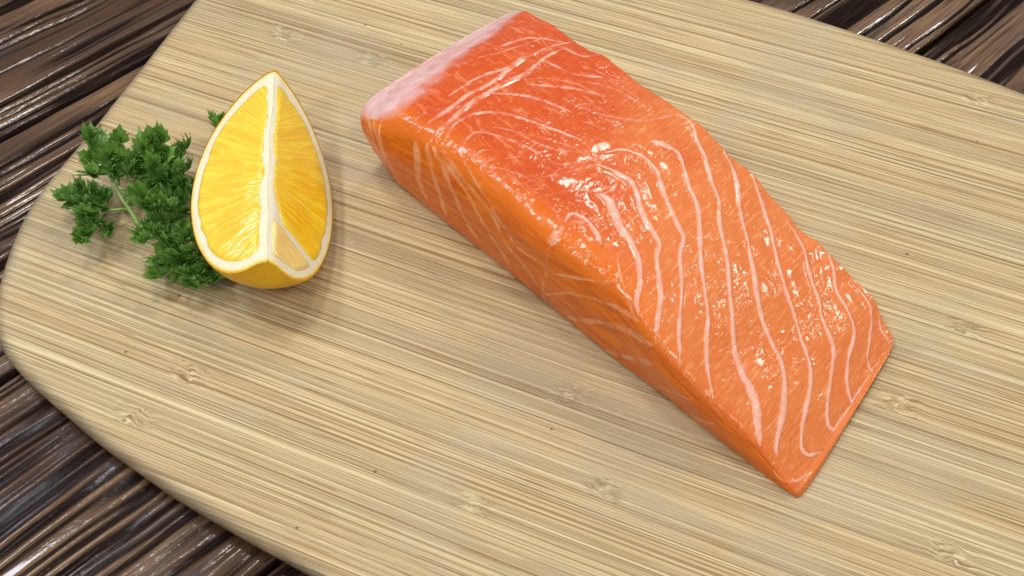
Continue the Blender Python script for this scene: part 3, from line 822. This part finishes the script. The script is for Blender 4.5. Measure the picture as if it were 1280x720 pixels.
salmon = thing('salmon_fillet', 'thick raw orange salmon fillet with white fat lines on the bamboo board', 'salmon fillet', sal_origin)
mesh('flesh', Vall, F, SAL, salmon, sal_origin,
     attrs={'fat': ext(fat), 'ridge': ext(ridge), 'membrane': ext(memb, 1.0), 'cut_face': ext(cut, 0, 0.0, 1), 'pale': ext(pale, 0, 1.0, 0), 'skin': ext(skin, 0, 0.45, 0)},
     uv=np.concatenate([uvs, np.zeros((nx_, 2))]))

# ------------------------------------------------------------------ lemon wedge
PEEL = mat_peel()
AX0, AX1 = np.array(LEMON_AXIS[0]), np.array(LEMON_AXIS[1])  # blunt end, pointed end (cm, plan view)
LL = np.linalg.norm(AX1 - AX0)
RM = 2.50
e1 = np.append((AX1 - AX0) / LL, 0)
e2 = np.array([-e1[1], e1[0], 0])                            # towards the parsley
e3 = np.array([0, 0, 1.0])
PROF = catmull([(0.0, 0.0), (-0.008, 0.12), (-0.020, 0.26), (-0.018, 0.40), (0.005, 0.54), (0.045, 0.665), (0.10, 0.775), (0.19, 0.89), (0.30, 0.97),
                (0.41, 1.0), (0.55, 0.965), (0.69, 0.85), (0.81, 0.665), (0.90, 0.455), (0.955, 0.26), (0.985, 0.10), (1.0, 0.0)], 150)
PT, PR = PROF[:, 0] * LL, PROF[:, 1] * RM
_k0 = int(np.argmin(PT))
DIP_L, DIP_R = math.radians(18), math.radians(54)
lem_c = (AX0 + AX1) / 2
lem_origin = np.array([lem_c[0], lem_c[1], 0.0])
AXH = RM + 0.012
def lem(t, r, ang, lift=0.0, side=0):
    """axis position, radius, angle (0 = towards e2, going down), lift out of the cut face"""
    t, r, ang = np.broadcast_arrays(t, r, ang)
    base_ = np.append(AX0, AXH) + t[..., None] * e1
    bend = 0.10 * np.sin(math.pi * np.clip(t / LL, 0, 1)) + 0.02 * np.sin(t * 3.1)
    near = np.exp(-(r / 0.16) ** 2)
    base_ = base_ + (bend * np.exp(-r / 0.7))[..., None] * e2 - (0.075 * near)[..., None] * e3
    d = np.cos(ang)[..., None] * e2 - np.sin(ang)[..., None] * e3
    p = base_ + r[..., None] * d
    if side:
        nrm = (np.sin(ang)[..., None] * e2 + np.cos(ang)[..., None] * e3) * side
        p = p + nrm * np.asarray(lift)[..., None]
    return p
lemon = thing('lemon_wedge', 'yellow lemon wedge lying on its peel beside the parsley', 'lemon', lem_origin)
A_L, A_R = DIP_L, math.pi - DIP_R
def face_pts(t, r, left, lift):
    return lem(t, r, np.full_like(t, A_L if left else A_R), lift, 1 if left else -1)
# outer peel with the cut rim
na_ = 72
ang = np.linspace(A_L, A_R, na_)
T, A = np.meshgrid(PT, ang, indexing='ij')
Rr = np.repeat(PR[:, None], na_, 1)
wob = 1 + 0.012 * fbm(np.stack([T.ravel() * 0.6, A.ravel() * 1.2, T.ravel() * 0], 1), 2, 5).reshape(T.shape)
edge_in = smooth(0, 0.10, np.minimum(A - A_L, A_R - A) * np.maximum(Rr, 0.3))
PO = lem(T, Rr * wob * (0.982 + 0.018 * edge_in), A)
PO[..., 2] = np.maximum(PO[..., 2], 0.0)
vs = [PO.reshape(-1, 3)]
fs = grid_faces(len(PT), na_, flip=True).tolist()
dep = [np.zeros(PO.shape[0] * na_)]
cnt = len(vs[0])
def prof_dist(t, r):
    best = np.full(t.shape, 1e9)
    for i in range(len(PT) - 1):
        a_, b_ = np.array([PT[i], PR[i]]), np.array([PT[i + 1], PR[i + 1]])
        ab = b_ - a_
        s = np.clip(((t - a_[0]) * ab[0] + (r - a_[1]) * ab[1]) / max(ab @ ab, 1e-12), 0, 1)
        best = np.minimum(best, np.hypot(t - a_[0] - s * ab[0], r - a_[1] - s * ab[1]))
    return best
pv, pf, pd = [], [], []
pc = 0
ns = 46
for left in (True, False):
    edge_r = PR * wob[:, 0 if left else -1] * 0.982
    for part in ('rim', 'pith'):
        s = np.linspace(0, 1, 4 if part == 'rim' else ns)
        r_out = edge_r[_k0:]
        r_in = np.where(PT[_k0:] < PT[0], np.interp(PT[_k0:], PT[:_k0 + 1][::-1], PR[:_k0 + 1][::-1] * 0.982), 0.0)
        r_mid = np.maximum(np.maximum(r_out - 0.10, r_out * 0.6), np.minimum(r_in, r_out))
        r_in = np.minimum(r_in, r_mid)
        if part == 'rim':
            Rg = r_out[:, None] * (1 - s) + r_mid[:, None] * s
        else:
            Rg = r_mid[:, None] * (1 - s) + r_in[:, None] * s
        Tg = np.repeat(PT[_k0:, None], len(s), 1)
        dpt = prof_dist(Tg.ravel(), Rg.ravel()).reshape(Tg.shape)
        lift = 0.018 * fbm(np.stack([Tg.ravel() * 2, Rg.ravel() * 2, Rg.ravel() * 0 + left], 1), 2, 6).reshape(Tg.shape) * smooth(0, 0.15, dpt) * smooth(0, 0.1, Rg)
        lift = lift - 0.03 * smooth(0.10, 0.0, dpt)
        p = face_pts(Tg, Rg, left, lift).reshape(-1, 3)
        if part == 'rim':
            vs.append(p); dep.append(dpt.ravel())
            fs += grid_faces(len(PT) - _k0, len(s), cnt, flip=not left).tolist(); cnt += len(p)
        else:
            pv.append(p); pd.append(dpt.ravel())
            pf += grid_faces(len(PT) - _k0, len(s), pc, flip=not left).tolist(); pc += len(p)
mesh('peel', np.concatenate(vs), fs, PEEL, lemon, lem_origin, attrs={'depth': np.concatenate(dep)})
mesh('pith', np.concatenate(pv), pf, PEEL, lemon, lem_origin, attrs={'depth': np.concatenate(pd)})

def smin(a, b, k):
    h = np.clip(0.5 + 0.5 * (b - a) / k, 0, 1)
    return b * (1 - h) + a * h - k * h * (1 - h)
def pulp(left, centre, sd, matl, name='pulp_segment', rise=0.06, fan=(0.3, 0.0)):
    na2, nr2 = 150, 40
    th = np.linspace(0, 2 * math.pi, na2, endpoint=False)
    lo, hi = np.zeros(na2), np.full(na2, 6.0)
    for _ in range(34):
        mid = (lo + hi) / 2
        v = sd(centre[0] + mid * np.cos(th), centre[1] + mid * np.sin(th))
        lo = np.where(v > 0, mid, lo); hi = np.where(v > 0, hi, mid)
    rad = lo * (1 + 0.012 * vnoise(np.stack([np.cos(th) * 6, np.sin(th) * 6, th * 0], 1), 3))
    q = np.linspace(0, 1, nr2)
    q = 1 - (1 - q) ** 1.3
    t = centre[0] + np.outer(q, rad * np.cos(th)); r = centre[1] + np.outer(q, rad * np.sin(th))
    edge = np.maximum(sd(t.ravel(), r.ravel()), 0)
    lift = -0.03 + rise * smooth(0, 0.22, edge) + 0.04 * fbm(np.stack([t.ravel() * 2.2, r.ravel() * 1.2, r.ravel() * 0], 1), 3, 8 + left) * smooth(0, 0.15, edge)
    p = face_pts(t.ravel(), r.ravel(), left, lift)
    a_ = np.arange(nr2 * na2).reshape(nr2, na2)
    a_ = np.concatenate([a_, a_[:, :1]], 1)
    f = np.stack([a_[:-1, :-1], a_[1:, :-1], a_[1:, 1:], a_[:-1, 1:]], -1).reshape(-1, 4)
    if left:
        f = f[:, ::-1]
    # vesicles fan outwards from the core
    uv = np.stack([r.ravel(), (t.ravel() - fan[1]) / (1 + fan[0] * r.ravel()) * 1.4], 1)
    mesh(name, p, f.tolist(), matl, lemon, lem_origin, attrs={'edge': edge}, uv=uv)

def sd_left(t, r):
    d = prof_dist(np.asarray(t), np.asarray(r))
    ins = np.where(np.asarray(t) < PT[_k0], -1.0, np.interp(t, PT[_k0:], PR[_k0:]) - r)
    d = np.where(ins < 0, -d, d)
    dl = d - 0.18 - 0.13 * smooth(0.75 * LL, 0.95 * LL, t) - 0.10 * smooth(0.15 * LL, 0.0, t)
    return smin(dl, np.asarray(r) - 0.045 - 0.10 * smooth(0.40 * LL, 0.05 * LL, t), 0.26)
def sd_right(t, r):
    d = prof_dist(np.asarray(t), np.asarray(r))
    ins = np.where(np.asarray(t) < PT[_k0], -1.0, np.interp(t, PT[_k0:], PR[_k0:]) - r)
    d = np.where(ins < 0, -d, d)
    dl = d - 0.17 - 0.13 * smooth(0.75 * LL, 0.95 * LL, t)
    core = np.asarray(r) - 0.06 - 0.22 * smooth(0.4 * LL, 0.24 * LL, t)
    slant = (np.asarray(t) - 0.226 * LL) + 0.62 * (np.asarray(r) - 0.2)
    return smin(smin(dl, core, 0.28), slant, 0.25)
def sd_small(t, r):
    d = prof_dist(np.asarray(t), np.asarray(r))
    ins = np.where(np.asarray(t) < PT[_k0], -1.0, np.interp(t, PT[_k0:], PR[_k0:]) - r)
    d = np.where(ins < 0, -d, d)
    slant = -((np.asarray(t) - 0.228 * LL) + 0.62 * (np.asarray(r) - 0.2))
    return smin(smin(d - 0.20, np.asarray(r) - 0.07, 0.2), slant, 0.2)
PULP = mat_pulp('lemon pulp', (0.91, 0.52, 0.005), (0.95, 0.70, 0.040), 0)
PULP_D = mat_pulp('lemon pulp deep', (0.90, 0.49, 0.004), (0.95, 0.66, 0.030), 0)
PULP_P = mat_pulp('lemon pulp pale', (0.86, 0.46, 0.008), (0.90, 0.53, 0.020), 0.5)
pulp(True, (0.42 * LL, 1.05), sd_left, PULP, fan=(0.55, 0.34 * LL))
pulp(False, (0.52 * LL, 1.0), sd_right, PULP_D, fan=(0.55, 0.40 * LL))
pulp(False, (0.10 * LL, 0.55), sd_small, PULP_P, rise=0.075, fan=(0.8, 0.26 * LL))

# ------------------------------------------------------------------ parsley sprig
LEAF, STEM = mat_leaf(), mat_stem()
par_origin = np.array([PARSLEY[0][0], PARSLEY[0][1], 0.0])
parsley = thing('parsley_sprig', 'dark green curly parsley sprig tucked under the left side of the lemon', 'parsley', par_origin)

def tube(path, radii, nseg=8):
    path = np.asarray(path, float)
    vs, fs = [], []
    for i, (p, r) in enumerate(zip(path, radii)):
        d = path[min(i + 1, len(path) - 1)] - path[max(i - 1, 0)]
        d /= np.linalg.norm(d)
        s = np.cross(d, [0, 0, 1.0]); s /= max(np.linalg.norm(s), 1e-6)
        u = np.cross(s, d)
        for k_ in range(nseg):
            a_ = 2 * math.pi * k_ / nseg
            vs.append(p + r * (math.cos(a_) * s + math.sin(a_) * u))
    n = len(path)
    for i in range(n - 1):
        for k_ in range(nseg):
            q = (k_ + 1) % nseg
            fs.append([i * nseg + k_, i * nseg + q, (i + 1) * nseg + q, (i + 1) * nseg + k_])
    fs.append(list(range(nseg))[::-1]); fs.append([(n - 1) * nseg + k_ for k_ in range(nseg)])
    return np.array(vs), fs

def rot(v, axis, ang_):
    axis = axis / np.linalg.norm(axis)
    return v * math.cos(ang_) + np.cross(axis, v) * math.sin(ang_) + axis * (axis @ v) * (1 - math.cos(ang_))

def lobe(buf, base_, d, up, length, width, curl, cup, rnd):
    """a wedge of blade split into three to five pointed fingers, cupped across and curled along"""
    side = np.cross(d, up); side /= np.linalg.norm(side)
    nf = int(rnd.integers(3, 6))
    curl = curl + 0.25
    angs = np.linspace(-1, 1, nf) * rnd.uniform(0.55, 0.85) + rnd.uniform(-0.08, 0.08, nf)
    for k_, fa in enumerate(angs):
        fl = length * (1.0 - 0.30 * abs(fa)) * rnd.uniform(0.85, 1.12)
        wd = width * (0.40 if nf > 3 else 0.50) * rnd.uniform(0.85, 1.1)
        d0 = rot(d, up, -fa)
        # raise the outer fingers: the lobe is cupped
        d0 = d0 + up * cup * abs(fa) * 0.9
        d0 /= np.linalg.norm(d0)
        u0 = up - d0 * (up @ d0); u0 /= np.linalg.norm(u0)
        s0 = np.cross(d0, u0)
        u0 = rot(u0, d0, fa * 0.7 * cup + rnd.uniform(-0.25, 0.25)); s0 = np.cross(d0, u0)
        start = len(buf['v'])
        pw = [0.45, 0.75, 1.0, 0.90, 0.48, 0.0]
        p, dd, uu = base_.copy(), d0.copy(), u0.copy()
        ck = curl + rnd.uniform(-0.35, 0.35)
        tooth = rnd.uniform(0.9, 1.5, 2)
        for i_, q in enumerate(pw):
            for c in (-1.0, -0.5, 0.0, 0.5, 1.0):
                ww = q * wd * c
                if i_ == 3 and abs(c) == 1.0:
                    ww *= tooth[0 if c < 0 else 1]
                fw_ = -0.10 * fl * abs(c) if i_ >= 3 else 0.0
                if i_ == 3 and abs(c) == 1.0:
                    fw_ += 0.12 * fl
                buf['v'].append(p + s0 * ww + dd * fw_ + uu * (0.30 * wd * q * c * c))
                buf['rib'].append((0.9 if c == 0 else 0.25 if abs(c) == 0.5 else 0.0) * (1 - 0.12 * i_) + (0.4 if i_ >= 4 else 0.0))
            st_ = fl / (len(pw) - 1)
            p = p + dd * st_
            dd, uu = rot(dd, s0, ck / 5), rot(uu, s0, ck / 5)
        for i_ in range(len(pw) - 1):
            for c in range(4):
                a_ = start + i_ * 5 + c
                buf['f'].append([a_, a_ + 1, a_ + 6, a_ + 5])

def frond(buf, base_, d, up, size, rnd, depth=0):
    """a divided leaf: rib with pairs of lobed pinnae and an end lobe"""
    d = d / np.linalg.norm(d)
    up = up - d * (up @ d); up /= np.linalg.norm(up)
    side = np.cross(d, up)
    L = size * (0.60 if depth == 0 else 0.46)
    pts = [base_ + d * L * q for q in np.linspace(0, 1, 4)]
    tv, tf = tube(pts, np.linspace(0.030, 0.018, 4) * (1 if depth == 0 else 0.6) * (size / 1.2 + 0.3), 5)
    o_ = len(buf['v'])
    buf['v'] += list(tv); buf['rib'] += [0.9] * len(tv); buf['f'] += [[i + o_ for i in f] for f in tf]
    spots = [(0.30, 64), (0.70, 46)] if depth == 0 else [(0.30, 60), (0.85, 42)]
    def child(pos, dirv, upv, sz):
        if depth == 0:
            frond(buf, pos, dirv, upv, sz, rnd, 1)
        else:
            lobe(buf, pos, dirv, upv, sz, sz * rnd.uniform(0.46, 0.58), rnd.uniform(-0.3, 1.3), rnd.uniform(0.25, 0.9), rnd)
    for (q, deg) in spots:
        for sg in (-1, 1):
            a_ = math.radians(deg + rnd.uniform(-12, 12)) * sg
            dv2 = rot(d, up, a_) + up * rnd.uniform(-0.10, 0.70)
            dv2 /= np.linalg.norm(dv2)
            u2 = rot(up, dv2, rnd.uniform(-0.8, 0.8) + 0.25 * sg)
            child(base_ + d * L * q, dv2, u2, size * ((0.56 if q < 0.5 else 0.50) if depth == 0 else 0.66) * rnd.uniform(0.85, 1.15))
    dv2 = d + up * rnd.uniform(-0.1, 0.45) + side * rnd.uniform(-0.15, 0.15)
    child(base_ + d * L, dv2 / np.linalg.norm(dv2), rot(up, d, rnd.uniform(-0.5, 0.5)), size * (0.60 if depth == 0 else 0.78))

pr = np.random.default_rng(5)
for (path, r0, r1) in PARSLEY_STEMS:
    q = catmull(path, 16)
    tv, tf = tube(q, np.linspace(r0, r1, 16))
    mesh('stem', tv, tf, STEM, parsley, par_origin)
for (bx, by, bz, tx, ty, tz, size) in PARSLEY_LEAVES:
    buf = {'v': [], 'f': [], 'rib': []}
    b = np.array([bx, by, bz]); t = np.array([tx, ty, tz])
    frond(buf, b, t - b, np.array([0.0, 0.0, 1.0]) + pr.uniform(-0.25, 0.25, 3), size, pr)
    vv = np.array(buf['v'])
    vv[:, 2] = np.where(vv[:, 2] < 0.06, 0.03 + 0.03 * np.exp(np.minimum(vv[:, 2] - 0.06, 0)), vv[:, 2])
    mesh('leaf', vv, buf['f'], LEAF, parsley, par_origin, attrs={'rib': np.array(buf['rib'])})
